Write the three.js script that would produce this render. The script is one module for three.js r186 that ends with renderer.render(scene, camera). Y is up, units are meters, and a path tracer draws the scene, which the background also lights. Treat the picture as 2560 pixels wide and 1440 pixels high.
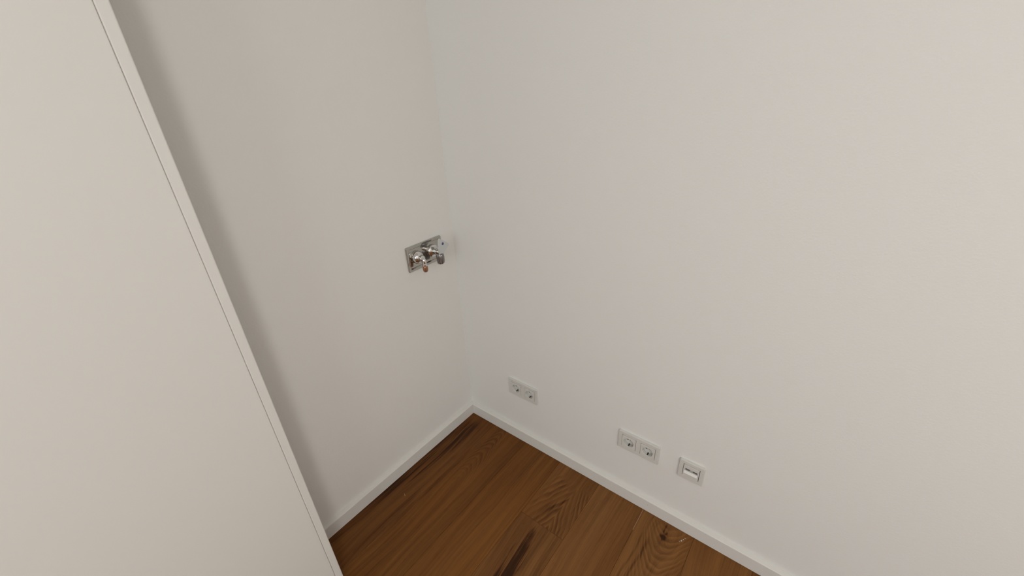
import * as THREE from 'three';
import { RoundedBoxGeometry } from 'three/addons/geometries/RoundedBoxGeometry.js';
import { mergeGeometries } from 'three/addons/utils/BufferGeometryUtils.js';
import { RectAreaLightUniformsLib } from 'three/addons/lights/RectAreaLightUniformsLib.js';

// ---------------------------------------------------------------- camera, light, exposure
// World: the room corner stands at x = 0, z = 0; wall_left is the plane x = 0, wall_right the plane z = 0.
const scene = new THREE.Scene();
scene.background = new THREE.Color().setRGB(0.55, 0.62, 0.7);
const renderer = new THREE.WebGLRenderer({ antialias: true });
renderer.toneMapping = THREE.LinearToneMapping;
renderer.toneMappingExposure = 1.08;
renderer.shadowMap.enabled = true;
renderer.shadowMap.type = THREE.PCFSoftShadowMap;

const FOCAL = 1016.67;                                   // pixels of a 2560 x 1440 frame
const camera = new THREE.PerspectiveCamera(2 * Math.atan(720 / FOCAL) * 180 / Math.PI, 2560 / 1440, 0.02, 30);
{
  const right = new THREE.Vector3(0.78832338, -0.0464138, -0.61350795);
  const up = new THREE.Vector3(-0.24400752, 0.89179426, -0.38100304);
  const back = new THREE.Vector3(0.56480667, 0.45005416, 0.69169696);
  camera.position.set(1.18672, 1.49199, 1.08774);
  camera.quaternion.setFromRotationMatrix(new THREE.Matrix4().makeBasis(right, up, back));
  camera.updateMatrixWorld();
}

RectAreaLightUniformsLib.init();
const ROOM = { x: 4.0, z: 4.0, h: 2.5 };
const LAMP = { x: 2.55, y: 2.1, z: 2.0, r: 0.2, color: [1.0, 0.985, 0.955], power: 3.5 };
const WINDOW = { x0: 0.9, x1: 2.7, y0: 0.9, y1: 2.3, color: [0.93, 0.98, 1.0], power: 3.2 };
{
  const l = new THREE.PointLight(new THREE.Color().setRGB(...LAMP.color), LAMP.power);
  l.position.set(LAMP.x, LAMP.y, LAMP.z);
  l.castShadow = true;
  l.shadow.radius = LAMP.r / 0.02;                        // as large as the globe
  l.shadow.mapSize.set(2048, 2048);
  l.name = 'pendant_lamp_light';
  scene.add(l);
  const w = new THREE.RectAreaLight(new THREE.Color().setRGB(...WINDOW.color), WINDOW.power, WINDOW.x1 - WINDOW.x0 - 0.14, WINDOW.y1 - WINDOW.y0 - 0.14);
  w.position.set((WINDOW.x0 + WINDOW.x1) / 2, (WINDOW.y0 + WINDOW.y1) / 2, ROOM.z - 0.005);
  w.lookAt((WINDOW.x0 + WINDOW.x1) / 2, (WINDOW.y0 + WINDOW.y1) / 2, 0);
  w.name = 'window_daylight';
  scene.add(w);
}

// ---------------------------------------------------------------- helpers
function hash(x, y, s) {
  let h = Math.imul(x, 374761393) ^ Math.imul(y, 668265263) ^ Math.imul(s, 2246822519);
  h = Math.imul(h ^ (h >>> 13), 1274126177);
  return ((h ^ (h >>> 16)) >>> 0) / 4294967295;
}
function noise(x, y, s = 0) {                           // value noise, 0..1
  const ix = Math.floor(x), iy = Math.floor(y), fx = x - ix, fy = y - iy;
  const u = fx * fx * (3 - 2 * fx), v = fy * fy * (3 - 2 * fy);
  const a = hash(ix, iy, s), b = hash(ix + 1, iy, s), c = hash(ix, iy + 1, s), d = hash(ix + 1, iy + 1, s);
  return a + (b - a) * u + (c - a) * v + (a - b - c + d) * u * v;
}
const clamp = (x, a = 0, b = 1) => Math.min(b, Math.max(a, x));
const smooth = (a, b, x) => { const t = clamp((x - a) / (b - a)); return t * t * (3 - 2 * t); };
const mix = (a, b, t) => a + (b - a) * t;
const toByte = (x) => { x = clamp(x); return Math.round(255 * (x <= 0.0031308 ? 12.92 * x : 1.055 * Math.pow(x, 1 / 2.4) - 0.055)); };

const taken = new Map();
function numbered(name) { const n = taken.get(name) ?? 0; taken.set(name, n + 1); return n ? name + '_' + String(n).padStart(3, '0') : name; }
function mesh(name, geometry, material, parent) {
  const m = new THREE.Mesh(geometry, material);
  m.name = parent ? name : numbered(name);
  m.castShadow = m.receiveShadow = true;
  (parent ?? scene).add(m);
  return m;
}
function thing(name, label, category, position, group) {
  const o = new THREE.Group();
  o.name = numbered(name);
  o.position.set(...position);
  o.userData = { label, category };
  if (group) o.userData.group = group;
  scene.add(o);
  return o;
}
function setting(name, geometry, material) { const m = mesh(name, geometry, material); m.userData.kind = 'structure'; return m; }
// a box between two corners with uv in metres
function box(x0, y0, z0, x1, y1, z1) {
  const g = new THREE.BoxGeometry(x1 - x0, y1 - y0, z1 - z0);
  g.translate((x0 + x1) / 2, (y0 + y1) / 2, (z0 + z1) / 2);
  return metres(g);
}
function metres(g) {
  const p = g.attributes.position, n = g.attributes.normal, uv = new Float32Array(p.count * 2);
  for (let i = 0; i < p.count; i++) {
    const ax = Math.abs(n.getX(i)), ay = Math.abs(n.getY(i)), az = Math.abs(n.getZ(i));
    const x = p.getX(i), y = p.getY(i), z = p.getZ(i);
    if (ax >= ay && ax >= az) { uv[2 * i] = z; uv[2 * i + 1] = y; } else if (ay >= az) { uv[2 * i] = x; uv[2 * i + 1] = z; } else { uv[2 * i] = x; uv[2 * i + 1] = y; }
  }
  g.setAttribute('uv', new THREE.BufferAttribute(uv, 2));
  return g;
}
function roundedRect(w, h, r, cx = 0, cy = 0, path = new THREE.Shape()) {
  const x = cx - w / 2, y = cy - h / 2;
  path.moveTo(x + r, y); path.lineTo(x + w - r, y); path.absarc(x + w - r, y + r, r, -Math.PI / 2, 0);
  path.lineTo(x + w, y + h - r); path.absarc(x + w - r, y + h - r, r, 0, Math.PI / 2);
  path.lineTo(x + r, y + h); path.absarc(x + r, y + h - r, r, Math.PI / 2, Math.PI);
  path.lineTo(x, y + r); path.absarc(x + r, y + r, r, Math.PI, Math.PI * 1.5);
  return path;
}
const lathe = (points, n = 40) => new THREE.LatheGeometry(points.map(([r, y]) => new THREE.Vector2(r, y)), n);

// ---------------------------------------------------------------- materials
function plasterBump() {
  const n = 512, d = new Uint8Array(n * n * 4);
  const wrap = (x, y, k, s) => {                          // tileable noise of k cells
    const fx = x / n * k, fy = y / n * k, ix = Math.floor(fx), iy = Math.floor(fy), u0 = fx - ix, v0 = fy - iy;
    const u = u0 * u0 * (3 - 2 * u0), v = v0 * v0 * (3 - 2 * v0), h = (a, b) => hash(((a % k) + k) % k, ((b % k) + k) % k, s);
    return mix(mix(h(ix, iy), h(ix + 1, iy), u), mix(h(ix, iy + 1), h(ix + 1, iy + 1), u), v);
  };
  for (let y = 0; y < n; y++) for (let x = 0; x < n; x++) {
    const v = 0.45 * wrap(x, y, 64, 3) + 0.35 * wrap(x, y, 128, 4) + 0.2 * wrap(x, y, 24, 5), i = (y * n + x) * 4;
    d[i] = d[i + 1] = d[i + 2] = Math.round(v * 255); d[i + 3] = 255;
  }
  const t = new THREE.DataTexture(d, n, n);
  t.wrapS = t.wrapT = THREE.RepeatWrapping; t.magFilter = t.minFilter = THREE.LinearFilter; t.repeat.set(4, 4); t.needsUpdate = true;
  return t;
}
const rgb = (r, g, b) => new THREE.Color().setRGB(r, g, b);
const M = {
  wall: new THREE.MeshStandardMaterial({ name: 'white_wall_paint', color: rgb(0.80, 0.785, 0.755), roughness: 0.92, bumpMap: plasterBump(), bumpScale: 0.00025 }),
  ceiling: new THREE.MeshStandardMaterial({ name: 'white_ceiling_paint', color: rgb(0.84, 0.835, 0.82), roughness: 0.95 }),
  trim: new THREE.MeshStandardMaterial({ name: 'white_trim_lacquer', color: rgb(0.74, 0.72, 0.68), roughness: 0.45 }),
  lining: new THREE.MeshStandardMaterial({ name: 'white_door_lacquer', color: rgb(0.80, 0.78, 0.74), roughness: 0.5 }),
  plastic: new THREE.MeshPhysicalMaterial({ name: 'white_socket_plastic', color: rgb(0.68, 0.665, 0.63), roughness: 0.35 }),
  socketInside: new THREE.MeshStandardMaterial({ name: 'white_socket_plastic_matt', color: rgb(0.66, 0.645, 0.61), roughness: 0.6 }),
  dark: new THREE.MeshStandardMaterial({ name: 'black_plastic', color: rgb(0.012, 0.012, 0.012), roughness: 0.6 }),
  brass: new THREE.MeshStandardMaterial({ name: 'nickel_contact', color: rgb(0.5, 0.48, 0.44), metalness: 1, roughness: 0.3 }),
  ring: new THREE.MeshStandardMaterial({ name: 'dull_steel', color: rgb(0.22, 0.21, 0.2), metalness: 0.8, roughness: 0.5 }),
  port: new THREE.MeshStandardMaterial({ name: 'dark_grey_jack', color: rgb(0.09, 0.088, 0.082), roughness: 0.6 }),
  clip: new THREE.MeshStandardMaterial({ name: 'dark_bronze_clip', color: rgb(0.07, 0.06, 0.045), metalness: 0.6, roughness: 0.45 }),
  jack: new THREE.MeshStandardMaterial({ name: 'grey_jack_plastic', color: rgb(0.36, 0.345, 0.32), roughness: 0.5 }),
  label: new THREE.MeshPhysicalMaterial({ name: 'clear_label_cover', color: rgb(0.86, 0.85, 0.82), roughness: 0.12 }),
  chrome: new THREE.MeshStandardMaterial({ name: 'polished_chrome', color: rgb(0.74, 0.73, 0.72), metalness: 1, roughness: 0.08 }),
  steel: new THREE.MeshStandardMaterial({ name: 'polished_steel_plate', color: rgb(0.5, 0.485, 0.45), metalness: 1, roughness: 0.1 }),
  gunmetal: new THREE.MeshStandardMaterial({ name: 'grey_ribbed_metal', color: rgb(0.33, 0.32, 0.32), metalness: 1, roughness: 0.28 }),
  copper: new THREE.MeshStandardMaterial({ name: 'dull_copper', color: rgb(0.37, 0.19, 0.11), metalness: 0.75, roughness: 0.35 }),
  handle: new THREE.MeshStandardMaterial({ name: 'pale_grey_plastic', color: rgb(0.57, 0.585, 0.58), roughness: 0.4 }),
  blue: new THREE.MeshStandardMaterial({ name: 'blue_mark', color: rgb(0.06, 0.07, 0.2), roughness: 0.5 }),
  subfloor: new THREE.MeshStandardMaterial({ name: 'dark_underlay', color: rgb(0.03, 0.02, 0.012), roughness: 0.9 }),
  filler: new THREE.MeshStandardMaterial({ name: 'pale_joint_filler', color: rgb(0.36, 0.22, 0.12), roughness: 0.7 }),
  splinter: new THREE.MeshStandardMaterial({ name: 'pale_wood', color: rgb(0.6, 0.45, 0.28), roughness: 0.7 }),
  speck: new THREE.MeshStandardMaterial({ name: 'dried_white_paint', color: rgb(0.5, 0.47, 0.42), roughness: 0.8 }),
  glass: new THREE.MeshPhysicalMaterial({ name: 'window_glass', color: rgb(1, 1, 1), roughness: 0, transmission: 1, thickness: 0, ior: 1.5 }),
};

// ---------------------------------------------------------------- floor: oak planks running along z
const PLANK = 0.188, SEAM0 = 0.156;
// The grain of one plank. x and z are metres on the floor; f lists what the photograph shows in that plank.
function woodTexture(x0, z0, length, f) {
  const W = 256, H = Math.round(1280 * length), d = new Uint8Array(W * H * 4), s = f.seed;
  const light = f.light ?? [0.205, 0.080, 0.0165], deep = f.deep ?? [0.062, 0.019, 0.003];
  for (let j = 0; j < H; j++) for (let i = 0; i < W; i++) {
    const x = x0 + (i + 0.5) / W * PLANK, z = z0 + (j + 0.5) / H * length;
    const w1 = noise(x * 9, z * 3.2, s) - 0.5, w2 = noise(x * 40, z * 9, s + 1) - 0.5;
    let xw = x + w1 * 0.03 + w2 * 0.006, warp = w1 * 0.022 + w2 * 0.006;
    for (const m of f.knots ?? []) {                      // the fibres run round a knot
      const r = Math.hypot((x - m[0]) / 0.05, (z - m[1]) / 0.09);
      xw += Math.exp(-r * r) * (m[0] - x) * 0.7;
    }
    // straight grain: long uneven streaks of several widths
    const streak = (noise(xw * 55, z * 1.6, s + 2) - 0.5) * 0.9 + (noise(xw * 150, z * 2.6, s + 3) - 0.5) * 0.85 + (noise(xw * 380, z * 5, s + 4) - 0.5) * 0.6;
    let k = 0.30 + streak * (f.contrast ?? 0.42) * 0.72;
    // flame figure: nested curves with their apex at (a.x, a.z), opening along a.dir; every ring has a weight of its own
    if (f.flame) {
      const a = f.flame, skew = x + warp * (a.wob ?? 1) - a.x, dx = skew * (skew > 0 ? a.right ?? 1 : 1);
      const dz = (z - a.z) * a.dir + (noise(x * 60, z * 22, s + 5) - 0.5) * (a.rough ?? 0.012) + (noise(x * 22, z * 9, s + 6) - 0.5) * (a.rough ?? 0.012) * 2;
      const p = a.curve * Math.pow(Math.abs(dx), a.power ?? 2) - a.along * dz;
      const mask = smooth(a.width, a.width * 0.55, Math.abs(skew)) * (dz > 0 ? smooth(a.length, a.length * 0.45, dz) : smooth(a.before ?? 0.1, (a.before ?? 0.1) * 0.4, -dz));
      const n = Math.floor(p), t = p - n, weight = mix(hash(n, 3, s), hash(n + 1, 3, s), smooth(0.6, 1, t)) * 0.75 + 0.35;
      const ring = smooth(0.0, 0.7, t) * (1 - smooth(0.8, 1.0, t));
      k = mix(k, 0.22 + streak * 0.2 + (ring - 0.3) * a.contrast * weight * 0.72, mask * (0.7 + 0.3 * noise(x * 40, z * 14, s + 7)));
    }
    const fibre = noise(xw * 900, z * 18, s + 8) - 0.5, pore = smooth(0.74, 0.92, noise(xw * 1100, z * 36, s + 9));
    const broad = (noise(x * 14, z * 2.4, s + 10) - 0.5) * 0.30 + (noise(x * 5, z * 6, s + 16) - 0.5) * 0.16;
    k += fibre * 0.26 + pore * 0.16 + broad;
    for (const m of f.dark ?? []) {                       // heartwood streaks: [x at start, x at end, z start, z end, half width, depth, widening]
      const u = clamp((z - m[2]) / (m[3] - m[2])), cx = mix(m[0], m[1], u) + (noise(z * 11, m[2] * 91, s + 11) - 0.5) * 0.014;
      const strand = (noise(xw * 120, z * 5, s + 12) - 0.5) * 1.5 + (noise(xw * 330, z * 9, s + 13) - 0.5) * 1.1;
      const across = smooth(1.45, 0.0, Math.abs(x - cx) / (m[4] * mix(1, m[6] ?? 1, u)) + strand);
      const ends = smooth(m[2] - 0.01, m[2] + 0.03, z + strand * 0.03) * smooth(m[3], m[3] - 0.4 * (m[3] - m[2]), z);
      k += m[5] * across * ends * (0.35 + 0.75 * noise(xw * 260, z * 6, s + 17) + 0.55 * noise(xw * 620, z * 10, s + 18));
    }
    for (const m of f.knots ?? []) {                      // knots: [x, z, radius along x, radius along z, depth]
      const r = Math.hypot((x - m[0]) / m[2], (z - m[1]) / m[3]) + (noise(x * 150, z * 90, s + 14) - 0.5) * 0.8;
      k += m[4] * smooth(1.1, 0.2, r);
    }
    const tint = noise(x * 9, z * 4, s + 15) - 0.5, o = (j * W + i) * 4;
    k = clamp(k, -0.15, 1.3);
    const dk = Math.max(0, k - 0.8) * 0.9;
    for (let c = 0; c < 3; c++) d[o + c] = toByte(Math.max(0.002, mix(light[c], deep[c], k > 1 ? 1 : k)) * (1 - dk) * (1 + tint * [0.10, 0.2, 0.4][c]));
    d[o + 3] = 255;
  }
  const t = new THREE.DataTexture(d, W, H);
  t.colorSpace = THREE.SRGBColorSpace; t.wrapS = THREE.ClampToEdgeWrapping; t.wrapT = THREE.MirroredRepeatWrapping;
  t.magFilter = t.minFilter = THREE.LinearFilter; t.anisotropy = 8; t.needsUpdate = true;
  return t;
}
// a plank with finely bevelled edges; its top is at y = 0, uv run once over its width and `period` metres of its length
function plankGeometry(x0, x1, z0, z1, column0, zOrigin, period) {
  const b = 0.0007, gap = 0.00025, T = 0.012;
  x0 += gap; x1 -= gap; z0 += gap; z1 -= gap;
  const P = [], U = [], I = [];
  const v = (x, y, z) => { P.push(x, y, z); U.push((x - column0) / PLANK, (z - zOrigin) / period); return P.length / 3 - 1; };
  const quad = (a, bq, c, dq) => { const i = [a, bq, c, dq].map((p) => v(...p)); I.push(i[0], i[1], i[2], i[0], i[2], i[3]); };
  const t = [[x0 + b, 0, z0 + b], [x0 + b, 0, z1 - b], [x1 - b, 0, z1 - b], [x1 - b, 0, z0 + b]];
  const e = [[x0, -b, z0], [x0, -b, z1], [x1, -b, z1], [x1, -b, z0]];
  const l = e.map(([x, , z]) => [x, -T, z]);
  quad(...t);
  for (let k = 0; k < 4; k++) { const n = (k + 1) % 4; quad(t[k], e[k], e[n], t[n]); quad(e[k], l[k], l[n], e[n]); }
  const g = new THREE.BufferGeometry();
  g.setAttribute('position', new THREE.Float32BufferAttribute(P, 3)); g.setAttribute('uv', new THREE.Float32BufferAttribute(U, 2)); g.setIndex(I);
  g.computeVertexNormals();
  return g;
}
const floor = setting('floor', box(-0.15, -0.16, -0.15, ROOM.x + 0.15, -0.012, ROOM.z + 0.15), M.subfloor);
{
  const col = (k) => SEAM0 + PLANK * (k - 1);             // left seam of column k
  const figures = [
    [{ seed: 11, light: [0.180, 0.070, 0.016], dark: [[0.084, 0.03, 0.044, 0.66, 0.026, 0.5, 0.7], [0.036, 0.024, 0.06, 1.0, 0.026, 0.5], [0.13, 0.12, 0.25, 1.0, 0.012, 0.3]] }],
    [{ seed: 23, flame: { x: 0.222, z: 0.04, dir: 1, curve: 1700, along: 30, contrast: 0.55, width: 0.085, length: 0.42, before: 0.05, rough: 0.016 }, dark: [[0.165, 0.162, 0.2, 0.9, 0.006, 0.3]] }],
    [{ seed: 37, contrast: 0.5 }],
    [{ seed: 41, light: [0.215, 0.090, 0.024], flame: { x: 0.652, z: 0.118, dir: 1, curve: 38, power: 0.9, right: 1.5, along: 19, contrast: 1.0, width: 0.125, length: 0.36, before: 0.05, rough: 0.022 }, dark: [[0.66, 0.6, 0.13, 0.28, 0.012, 0.35, 1.6]] },
     { seed: 57, contrast: 0.5, light: [0.225, 0.096, 0.027], dark: [[0.606, 0.655, 0.302, 0.95, 0.012, 0.62, 2.8], [0.628, 0.612, 0.37, 0.8, 0.014, 0.5, 1.5], [0.592, 0.60, 0.42, 0.9, 0.009, 0.4], [0.645, 0.66, 0.40, 0.9, 0.007, 0.45], [0.61, 0.625, 0.44, 0.62, 0.02, 0.4]] }],
    [{ seed: 61, contrast: 0.36, light: [0.232, 0.100, 0.029] }],
    [{ seed: 73, light: [0.225, 0.096, 0.026], flame: { x: 1.02, z: 0.09, dir: -1, curve: 900, power: 2.05, along: 38, contrast: 0.8, width: 0.085, length: 0.1, before: 0.42, rough: 0.012 }, knots: [[1.007, 0.07, 0.010, 0.024, 0.7], [1.01, 0.082, 0.020, 0.022, 0.3], [1.002, 0.035, 0.004, 0.036, 0.5]], dark: [[0.968, 0.935, 0.1, 0.6, 0.007, 0.45], [0.945, 0.918, 0.1, 0.6, 0.005, 0.4]] }],
    [{ seed: 89, contrast: 0.4, light: [0.225, 0.092, 0.023] }],
  ];
  const mats = figures.map((list, k) => list.map((f, n) => new THREE.MeshPhysicalMaterial({
    name: 'oak_plank', map: woodTexture(col(k), k === 3 && n === 1 ? 0.3 : 0, 1, f), roughness: 0.5, specularIntensity: 0.35,
  })));
  const joints = [[0, 1.62, 4], [0, 1.05, 2.7, 3.5], [0, 1.9, 3.5], [0, 0.3, 2.1, 3.5], [0, 1.3, 3.1, 3.5], [0, 1.72, 3.5], [0, 0.95, 2.6, 3.5]];
  for (let k = 0; col(k) < ROOM.x - 0.02; k++) {
    const q = k % 7, row = joints[q], shift = k > 6 ? 0.35 * ((k * 5) % 4) : 0;
    const cuts = [0.004, ...row.slice(1, -1).map((z) => z + shift).filter((z) => z < 3.85), ROOM.z - 0.004];
    for (let n = 0; n + 1 < cuts.length; n++) {
      const m = mats[q][Math.min(n, mats[q].length - 1)];
      const x0 = Math.max(col(k), 0.004), x1 = Math.min(col(k + 1), ROOM.x - 0.004);
      mesh('plank', plankGeometry(x0, x1, cuts[n], cuts[n + 1], col(k), k === 3 && n === 1 ? 0.3 : n ? cuts[n] : 0, 1), m, floor);
    }
  }
  // pale filler showing in one joint beside the baseboard
  const fg = new THREE.BoxGeometry(0.0016, 0.0012, 0.1); fg.translate(col(5), -0.0003, 0.066);
  mesh('joint_filler', fg, M.filler, floor).userData.label = 'pale filler line in a plank joint';
  // dried paint drops on the plank
  for (const [x, z, r] of [[1.063, 0.052, 0.0022], [1.067, 0.044, 0.0016], [1.058, 0.058, 0.0012], [1.071, 0.036, 0.0012]]) {
    const g = new THREE.SphereGeometry(r, 10, 6); g.scale(1, 0.2, 1.5); g.translate(x, 0, z);
    mesh('paint_drop', g, M.speck, floor);
  }
}

// ---------------------------------------------------------------- walls and ceiling
const SOCKETS = [{ x: 0.259, n: 2 }, { x: 0.7792, n: 2 }, { x: 0.9995, n: 1 }].map((s) => ({ ...s, y: 0.2535, w: s.n === 2 ? 0.152 : 0.081, h: 0.081 }));
const centres = (s) => (s.n === 2 ? [-0.0355, 0.0355] : [0]);
{
  const T = 0.15;
  setting('wall_left', box(-T, -T, -T, 0, ROOM.h, ROOM.z + T), M.wall);
  const shape = new THREE.Shape();
  shape.moveTo(0, -T); shape.lineTo(ROOM.x, -T); shape.lineTo(ROOM.x, ROOM.h); shape.lineTo(0, ROOM.h); shape.closePath();
  for (const s of SOCKETS) for (const c of centres(s)) {  // flush boxes for the sockets
    const hole = new THREE.Path(); hole.absarc(s.x + s.w / 2 + c, s.y + s.h / 2, 0.0245, 0, Math.PI * 2); shape.holes.push(hole);
  }
  const g = new THREE.ExtrudeGeometry(shape, { depth: T, bevelEnabled: false, curveSegments: 16 }); g.translate(0, 0, -T);
  setting('wall_right', g, M.wall);
  setting('wall_opposite', box(ROOM.x, -T, -T, ROOM.x + T, ROOM.h, ROOM.z + T), M.wall);
  const back = new THREE.Shape();
  back.moveTo(0, -T); back.lineTo(ROOM.x, -T); back.lineTo(ROOM.x, ROOM.h); back.lineTo(0, ROOM.h); back.closePath();
  const o = new THREE.Path(), W = WINDOW;
  o.moveTo(W.x0, W.y0); o.lineTo(W.x0, W.y1); o.lineTo(W.x1, W.y1); o.lineTo(W.x1, W.y0); o.closePath(); back.holes.push(o);
  const bg = new THREE.ExtrudeGeometry(back, { depth: T, bevelEnabled: false }); bg.translate(0, 0, ROOM.z);
  setting('wall_back', bg, M.wall);
  setting('ceiling', box(-T, ROOM.h, -T, ROOM.x + T, ROOM.h + T, ROOM.z + T), M.ceiling);
  // window in the wall behind the camera
  const win = new THREE.Group(); win.name = 'window_1'; win.userData.kind = 'structure'; scene.add(win);
  const f = 0.07, z0 = ROOM.z + 0.03, z1 = ROOM.z + 0.1, xm = (W.x0 + W.x1) / 2;
  mesh('window_frame', mergeGeometries([box(W.x0, W.y0, z0, W.x0 + f, W.y1, z1), box(W.x1 - f, W.y0, z0, W.x1, W.y1, z1), box(W.x0 + f, W.y0, z0, W.x1 - f, W.y0 + f, z1), box(W.x0 + f, W.y1 - f, z0, W.x1 - f, W.y1, z1), box(xm - f / 2, W.y0 + f, z0, xm + f / 2, W.y1 - f, z1)]), M.lining, win);
  for (const [a, b] of [[W.x0 + f, xm - f / 2], [xm + f / 2, W.x1 - f]]) mesh('pane', box(a, W.y0 + f, z0 + 0.03, b, W.y1 - f, z0 + 0.036), M.glass, win);
}

// ---------------------------------------------------------------- white door lining on the end of a short partition
{
  const xf = 0.2, zf = 0.8572, depth = 0.62, strip = 0.0215, groove = 0.0003;
  setting('wall_partition', box(0.0005, 0, zf + 0.012, xf - 0.02, ROOM.h - 0.0005, zf + depth - 0.012), M.wall);
  const door = new THREE.Group(); door.name = 'door_1'; door.userData.kind = 'structure'; scene.add(door);
  const edge = new RoundedBoxGeometry(0.0185, ROOM.h - 0.003, strip, 4, 0.003); edge.translate(xf - 0.0195 + 0.00925, ROOM.h / 2, zf + strip / 2);
  mesh('edge_strip', edge, M.lining, door);
  const panel = new RoundedBoxGeometry(0.0195, ROOM.h - 0.003, depth - 2 * strip - 2 * groove, 4, 0.0022); panel.translate(xf - 0.0195 / 2, ROOM.h / 2, zf + depth / 2);
  mesh('lining_panel', panel, M.lining, door);
  const edge2 = edge.clone(); edge2.translate(0, 0, depth - strip);
  mesh('edge_strip', edge2, M.lining, door);
}

// ---------------------------------------------------------------- baseboards, mitred in the corner
{
  const t = 0.0161, h = 0.0604, lift = 0.0012;
  const profile = () => { const s = new THREE.Shape(); s.moveTo(0, lift); s.lineTo(t, lift); s.lineTo(t, h - 0.006); s.quadraticCurveTo(t, h - 0.0035, t - 0.0025, h - 0.003); s.lineTo(0.001, h); s.lineTo(0, h); s.closePath(); return s; };
  const run = (length, mitre) => {
    const g = new THREE.ExtrudeGeometry(profile(), { depth: length, bevelEnabled: false, curveSegments: 5 });
    const p = g.attributes.position;
    if (mitre) for (let i = 0; i < p.count; i++) if (p.getZ(i) < 1e-6) p.setZ(i, p.getX(i) + 0.0002);
    return g;                                             // profile x: out of the wall, z: along the wall
  };
  const left = setting('baseboard_left', run(0.866, true), M.trim); left.position.set(0.0003, 0, 0.0003);
  const rightGeometry = run(ROOM.x - 0.001, true);
  rightGeometry.applyMatrix4(new THREE.Matrix4().makeBasis(new THREE.Vector3(0, 0, 1), new THREE.Vector3(0, 1, 0), new THREE.Vector3(1, 0, 0)));
  { const ix = rightGeometry.index; const pos = rightGeometry.attributes.position;   // mirrored: turn the faces round
    if (ix) { for (let i = 0; i < ix.count; i += 3) { const a = ix.getX(i); ix.setX(i, ix.getX(i + 2)); ix.setX(i + 2, a); } } else {
      for (const name of Object.keys(rightGeometry.attributes)) { const a = rightGeometry.attributes[name]; for (let i = 0; i < pos.count; i += 3) for (let c = 0; c < a.itemSize; c++) { const v = a.getComponent(i, c); a.setComponent(i, c, a.getComponent(i + 2, c)); a.setComponent(i + 2, c, v); } }
    } }
  rightGeometry.computeVertexNormals();
  const right = setting('baseboard_right', rightGeometry, M.trim); right.position.set(0.0003, 0, 0.0003);
  for (const [x, y, r] of [[0.8235, 0.0545, 0.0011], [0.921, 0.036, 0.0014]]) {        // nail heads
    const g = new THREE.SphereGeometry(r, 10, 6); g.scale(1, 1, 0.35); g.translate(x, y, t);
    mesh('nail_head', g, M.jack, right);
  }
}

// ---------------------------------------------------------------- power sockets
function socketFrame(s, parent) {
  const b = 0.0016, sh = roundedRect(s.w - 2 * b, s.h - 2 * b, 0.002);
  for (const c of centres(s)) sh.holes.push(roundedRect(0.0562, 0.0562, 0.0015, c, 0, new THREE.Path()));
  const g = new THREE.ExtrudeGeometry(sh, { depth: 0.0075, bevelEnabled: true, bevelThickness: b, bevelSize: b, bevelSegments: 3, curveSegments: 4 });
  g.translate(0, 0, 0.0002);
  mesh('frame', g, M.plastic, parent);
  // steel mounting ring behind each insert
  for (const c of centres(s)) {
    const ring = roundedRect(0.066, 0.066, 0.004), hole = new THREE.Path(); hole.absarc(0, 0, 0.0232, 0, Math.PI * 2); ring.holes.push(hole);
    const rg = new THREE.ExtrudeGeometry(ring, { depth: 0.001, bevelEnabled: false, curveSegments: 16 }); rg.translate(c, 0, 0.0003);
    mesh('mounting_ring', rg, M.ring, parent);
  }
}
function socketInsert(c, parent) {
  const o = new THREE.Group(); o.name = 'socket_insert'; o.position.set(c, 0, 0); parent.add(o);
  const b = 0.0008, R = 0.0195, sh = roundedRect(0.0515 - 2 * b, 0.0515 - 2 * b, 0.0012);
  const hole = new THREE.Path(); hole.absarc(0, 0, R, 0, Math.PI * 2); sh.holes.push(hole);
  const g = new THREE.ExtrudeGeometry(sh, { depth: 0.0085, bevelEnabled: true, bevelThickness: b, bevelSize: b, bevelSegments: 2, curveSegments: 24 });
  g.translate(0, 0, 0.0018);
  mesh('cover', g, M.plastic, o);
  const front = 0.0108, bottom = front - 0.0155;
  const cup = lathe([[R - b, front - 0.0007], [R - b - 0.0006, front - 0.003], [R - 0.0015, bottom], [R + 0.0012, bottom - 0.001], [R + 0.0012, front - 0.0015]], 40); cup.rotateX(Math.PI / 2);
  mesh('well', cup, M.socketInside, o);
  const disc = new THREE.Shape(); disc.absarc(0, 0, R + 0.001, 0, Math.PI * 2);
  for (const k of [-1, 1]) { const h = new THREE.Path(); h.absarc(k * 0.0095, 0, 0.0036, 0, Math.PI * 2); disc.holes.push(h); }
  const screw = new THREE.Path(); screw.absarc(0, 0, 0.0016, 0, Math.PI * 2); disc.holes.push(screw);
  const dg = new THREE.ExtrudeGeometry(disc, { depth: 0.003, bevelEnabled: false, curveSegments: 20 }); dg.translate(0, 0, bottom - 0.003);
  mesh('well_floor', dg, M.socketInside, o);
  const back = new THREE.CylinderGeometry(R, R, 0.002, 24); back.rotateX(Math.PI / 2); back.translate(0, 0, bottom - 0.008);
  mesh('contact_block', back, M.dark, o);
  const sg = new THREE.CylinderGeometry(0.0015, 0.0015, 0.002, 12); sg.rotateX(Math.PI / 2); sg.translate(0, 0, bottom - 0.0012);
  mesh('screw', sg, M.brass, o);
  for (const k of [-1, 1]) {
    const e = new RoundedBoxGeometry(0.0042, 0.0022, 0.0125, 2, 0.0006); e.translate(0, k * (R - 0.0028), bottom + 0.0064);
    mesh('earth_clip', e, M.clip, o);
  }
}
function powerSocket(s, label) {
  const o = thing('power_socket', label, 'power outlet', [s.x + s.w / 2, s.y + s.h / 2, 0], 'double power sockets above the baseboard');
  socketFrame(s, o);
  for (const c of centres(s)) socketInsert(c, o);
}
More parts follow.
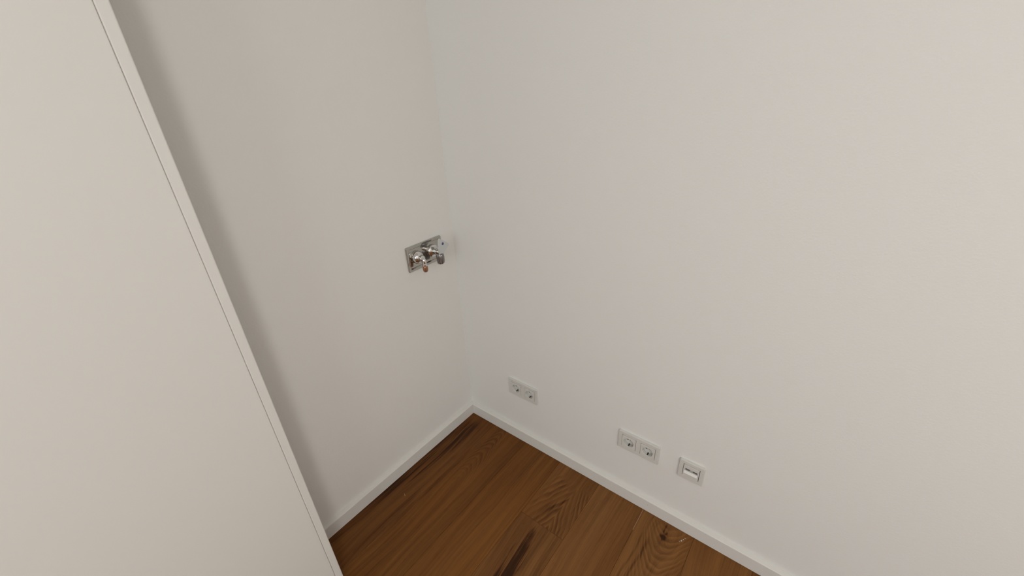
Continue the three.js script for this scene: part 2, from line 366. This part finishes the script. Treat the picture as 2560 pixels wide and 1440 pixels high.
powerSocket(SOCKETS[0], 'white double power socket on the wall closest to the room corner');
powerSocket(SOCKETS[1], 'white double power socket on the wall beside the single network socket');

// ---------------------------------------------------------------- network socket
{
  const s = SOCKETS[2], o = thing('network_socket', 'white square single network socket with a slanted label cover, above the baseboard', 'network socket', [s.x + s.w / 2, s.y + s.h / 2, 0]);
  socketFrame(s, o);
  const b = 0.0008, sh = roundedRect(0.0500 - 2 * b, 0.0515 - 2 * b, 0.0012), w = 0.0425, top = 0.0125, low = -0.0105;
  sh.holes.push(roundedRect(w, top - low, 0.0008, 0, (top + low) / 2, new THREE.Path()));
  const g = new THREE.ExtrudeGeometry(sh, { depth: 0.0085, bevelEnabled: true, bevelThickness: b, bevelSize: b, bevelSegments: 2, curveSegments: 4 }); g.translate(0, 0, 0.0018);
  const ins = mesh('cover', g, M.plastic, o);
  mesh('well', mergeGeometries([box(-w / 2 - 0.001, low - 0.001, -0.006, w / 2 + 0.001, top + 0.001, -0.004), box(-w / 2 - 0.001, low, -0.004, -w / 2 + 0.0002, top, 0.009), box(w / 2 - 0.0002, low, -0.004, w / 2 + 0.001, top, 0.009)]), M.socketInside, o);
  // slanted jack carrier: leans from the top at the back to the bottom at the front
  const slope = new THREE.Shape(); slope.moveTo(-0.004, top); slope.lineTo(0.0005, top); slope.lineTo(0.0075, -0.0005); slope.lineTo(-0.004, -0.0005); slope.closePath();
  const sg = new THREE.ExtrudeGeometry(slope, { depth: w - 0.001, bevelEnabled: false }); sg.rotateY(-Math.PI / 2); sg.translate(w / 2 - 0.0005, 0, 0);
  mesh('jack_carrier', sg, M.jack, o);
  for (const k of [-1, 1]) {
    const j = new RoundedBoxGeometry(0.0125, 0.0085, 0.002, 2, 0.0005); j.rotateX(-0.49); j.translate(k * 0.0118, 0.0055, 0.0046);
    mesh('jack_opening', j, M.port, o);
  }
  // pale label strip under the jacks, standing proud
  const lip = new THREE.Shape(); lip.moveTo(-0.004, -0.0005); lip.lineTo(0.0095, -0.0005); lip.lineTo(0.0128, low + 0.001); lip.lineTo(0.0128, low); lip.lineTo(-0.004, low); lip.closePath();
  const lg = new THREE.ExtrudeGeometry(lip, { depth: w - 0.001, bevelEnabled: false }); lg.rotateY(-Math.PI / 2); lg.translate(w / 2 - 0.0005, 0, 0);
  mesh('label_cover', lg, M.label, o).userData.label = 'bright slanted label strip';
}

// ---------------------------------------------------------------- water connection on the left wall
{
  const Y0 = 0.8706, H = 0.0989, Z0 = 0.0721, W = 0.1733, cy = Y0 + H / 2, cz = Z0 + W / 2;
  // local axes of a fitting: X along the wall towards the camera side (-z is X+), Y up, Z out of the wall (+x)
  const plate = thing('pipe_cover_plate', 'rectangular polished steel plate behind the two water valves on the wall', 'cover plate', [0, cy, cz]);
  plate.rotation.y = Math.PI / 2;
  const b = 0.003, sh = roundedRect(W - 2 * b, H - 2 * b, 0.002);
  const rim = new THREE.Path(); roundedRect(W - 0.018, H - 0.018, 0.002, 0, 0, rim); sh.holes.push(rim);
  const rg = new THREE.ExtrudeGeometry(sh, { depth: 0.0035, bevelEnabled: true, bevelThickness: 0.002, bevelSize: b, bevelSegments: 3, curveSegments: 4 }); rg.translate(0, 0, 0.0021);
  mesh('rim', rg, M.steel, plate);
  const face = new RoundedBoxGeometry(W - 0.012, H - 0.012, 0.003, 2, 0.0008); face.translate(0, 0, 0.0022);
  mesh('face', face, M.steel, plate);

  const base = 0.0038;
  // bent pipe: out of the wall, then down
  const bend = (r, out, down, radius, n = 16) => {
    const pts = [], c = new THREE.CurvePath();
    c.add(new THREE.LineCurve3(new THREE.Vector3(0, 0, out * 0.3), new THREE.Vector3(0, 0, out - radius)));
    c.add(new THREE.QuadraticBezierCurve3(new THREE.Vector3(0, 0, out - radius), new THREE.Vector3(0, 0, out), new THREE.Vector3(0, -radius, out)));
    c.add(new THREE.LineCurve3(new THREE.Vector3(0, -radius, out), new THREE.Vector3(0, -down, out)));
    return new THREE.TubeGeometry(c, 48, r, n, false);
  };
  const zAxis = (g) => { g.rotateX(Math.PI / 2); return g; };   // lathe axis Y -> Z (out of the wall)

  // valve with a domed rosette and a copper end cap
  const v1 = thing('angle_valve', 'chrome angle valve with a domed rosette and copper-brown end cap', 'valve', [base, 0.921, 0.2]);
  v1.rotation.y = Math.PI / 2;
  mesh('rosette', zAxis(lathe([[0, 0.0265], [0.006, 0.0262], [0.013, 0.024], [0.019, 0.0195], [0.0235, 0.012], [0.0252, 0.0045], [0.0254, 0], [0.02, 0.0002]])), M.chrome, v1);
  mesh('body', zAxis(lathe([[0.0085, 0.02], [0.0118, 0.0205], [0.0122, 0.0215], [0.0122, 0.035], [0.0115, 0.0365], [0.0095, 0.0375], [0, 0.0378]])), M.chrome, v1);
  const pipe = bend(0.0078, 0.0425, 0.026, 0.011);
  mesh('elbow', pipe, M.chrome, v1);
  const nut = lathe([[0.0078, 0.004], [0.0092, 0.003], [0.0094, -0.004], [0.0082, -0.005], [0.0078, -0.006]], 24); nut.translate(0, -0.022, 0.0425);
  mesh('collar', nut, M.chrome, v1);
  const cap = lathe([[0.0072, 0.0], [0.0088, -0.001], [0.0098, -0.006], [0.0099, -0.014], [0.0092, -0.02], [0.0065, -0.0245], [0, -0.0262]], 28); cap.translate(0, -0.0265, 0.0425);
  mesh('end_cap', cap, M.copper, v1).userData.label = 'copper-brown rounded end cap';

  // valve with a paddle handle and a ribbed cap
  const v2 = thing('angle_valve', 'chrome angle valve with a pale grey paddle handle and dark ribbed cap', 'valve', [base, 0.92, 0.12]);
  v2.rotation.y = Math.PI / 2;
  mesh('rosette', zAxis(lathe([[0.0105, 0.0145], [0.0135, 0.0135], [0.017, 0.0115], [0.0225, 0.009], [0.0248, 0.006], [0.0252, 0.002], [0.0252, 0], [0.02, 0.0002]])), M.chrome, v2);
  mesh('body', zAxis(lathe([[0.0105, 0.012], [0.0105, 0.019], [0.0125, 0.02], [0.0129, 0.021], [0.0129, 0.027], [0.0125, 0.028], [0.0108, 0.0285], [0.0108, 0.047], [0.0118, 0.048], [0.0118, 0.05], [0, 0.051]])), M.chrome, v2);
  mesh('elbow', bend(0.0088, 0.042, 0.016, 0.008), M.chrome, v2);
  // ribbed cap: a twelve-lobed barrel
  const ribs = 14, seg = ribs * 6, rows = [[0.0095, 0.004, 0], [0.0125, 0.0025, 0.2], [0.0142, -0.002, 1], [0.0148, -0.01, 1], [0.0146, -0.026, 1], [0.0132, -0.0345, 0.8], [0.0105, -0.037, 0.2], [0.0001, -0.0372, 0]];
  const P = [], I = [];
  for (const [r, y, a] of rows) for (let k = 0; k < seg; k++) { const ang = k / seg * Math.PI * 2, rr = r * (1 + 0.055 * a * Math.cos(ang * ribs)); P.push(rr * Math.cos(ang), y, -rr * Math.sin(ang)); }
  for (let j = 0; j + 1 < rows.length; j++) for (let k = 0; k < seg; k++) { const a = j * seg + k, c = j * seg + (k + 1) % seg; I.push(a, a + seg, c, c, a + seg, c + seg); }
  const rc = new THREE.BufferGeometry(); rc.setAttribute('position', new THREE.Float32BufferAttribute(P, 3)); rc.setAttribute('uv', new THREE.Float32BufferAttribute(new Float32Array(P.length / 3 * 2), 2)); rc.setIndex(I); rc.computeVertexNormals(); rc.translate(0, -0.008, 0.042);
  mesh('ribbed_cap', rc, M.gunmetal, v2).userData.label = 'dark grey ribbed cap';
  // paddle handle; its outline lies in the plane of the wall (X to the corner, Y up)
  const hs = new THREE.Shape();
  hs.moveTo(-0.010, 0.004); hs.lineTo(-0.009, 0.026); hs.quadraticCurveTo(-0.006, 0.056, -0.001, 0.056); hs.lineTo(0.003, 0.054); hs.lineTo(0.040, 0.026); hs.quadraticCurveTo(0.043, 0.023, 0.041, 0.019); hs.lineTo(0.022, 0.004); hs.quadraticCurveTo(0.008, -0.012, -0.010, 0.004);
  const hg = new THREE.ExtrudeGeometry(hs, { depth: 0.0035, bevelEnabled: true, bevelThickness: 0.001, bevelSize: 0.001, bevelSegments: 2, curveSegments: 6 }); hg.translate(-0.004, 0.003, 0.0515);
  const paddle = mesh('handle', hg, M.handle, v2); paddle.userData.label = 'pale grey plastic paddle handle';
  const dot = new THREE.CylinderGeometry(0.0052, 0.0052, 0.0006, 20); dot.rotateX(Math.PI / 2); dot.translate(0.0085, 0.0365, 0.0562);
  mesh('blue_mark', dot, M.blue, paddle).userData.label = 'small dark blue dot';
}

// ---------------------------------------------------------------- small things on the floor
{
  const g = new THREE.CylinderGeometry(0.0003, 0.0006, 0.013, 6); g.rotateZ(Math.PI / 2); g.rotateY(-0.48);
  const m = mesh('wood_splinter', g, M.splinter); m.position.set(0.101, 0.0006, 0.525);
  m.userData = { label: 'tiny pale splinter lying on the dark wooden floor', category: 'splinter' };
}

// ---------------------------------------------------------------- globe pendant lamp, behind and beside the camera
{
  const o = thing('pendant_lamp', 'white glass globe lamp hanging from the ceiling', 'lamp', [LAMP.x, LAMP.y, LAMP.z]);
  const up = ROOM.h - LAMP.y, glow = new THREE.MeshStandardMaterial({ name: 'lamp_globe', color: rgb(0.9, 0.9, 0.88), roughness: 0.4, emissive: rgb(...LAMP.color), emissiveIntensity: 1.2 });
  mesh('globe', new THREE.SphereGeometry(LAMP.r, 40, 28), glow, o);
  const holder = lathe([[0.0, -0.02], [0.05, -0.018], [0.052, 0.02], [0.045, 0.045], [0.006, 0.055], [0.0001, 0.055]]); holder.translate(0, LAMP.r, 0);
  mesh('holder', holder, M.lining, o);
  const cord = new THREE.CylinderGeometry(0.003, 0.003, up - LAMP.r - 0.06, 10); cord.translate(0, (up + LAMP.r) / 2 + 0.015, 0);
  mesh('cord', cord, M.lining, o);
  const rose = lathe([[0.0001, up - 0.03], [0.045, up - 0.028], [0.052, up - 0.002], [0.0001, up - 0.001]]);
  mesh('ceiling_rose', rose, M.lining, o);
}

renderer.render(scene, camera);
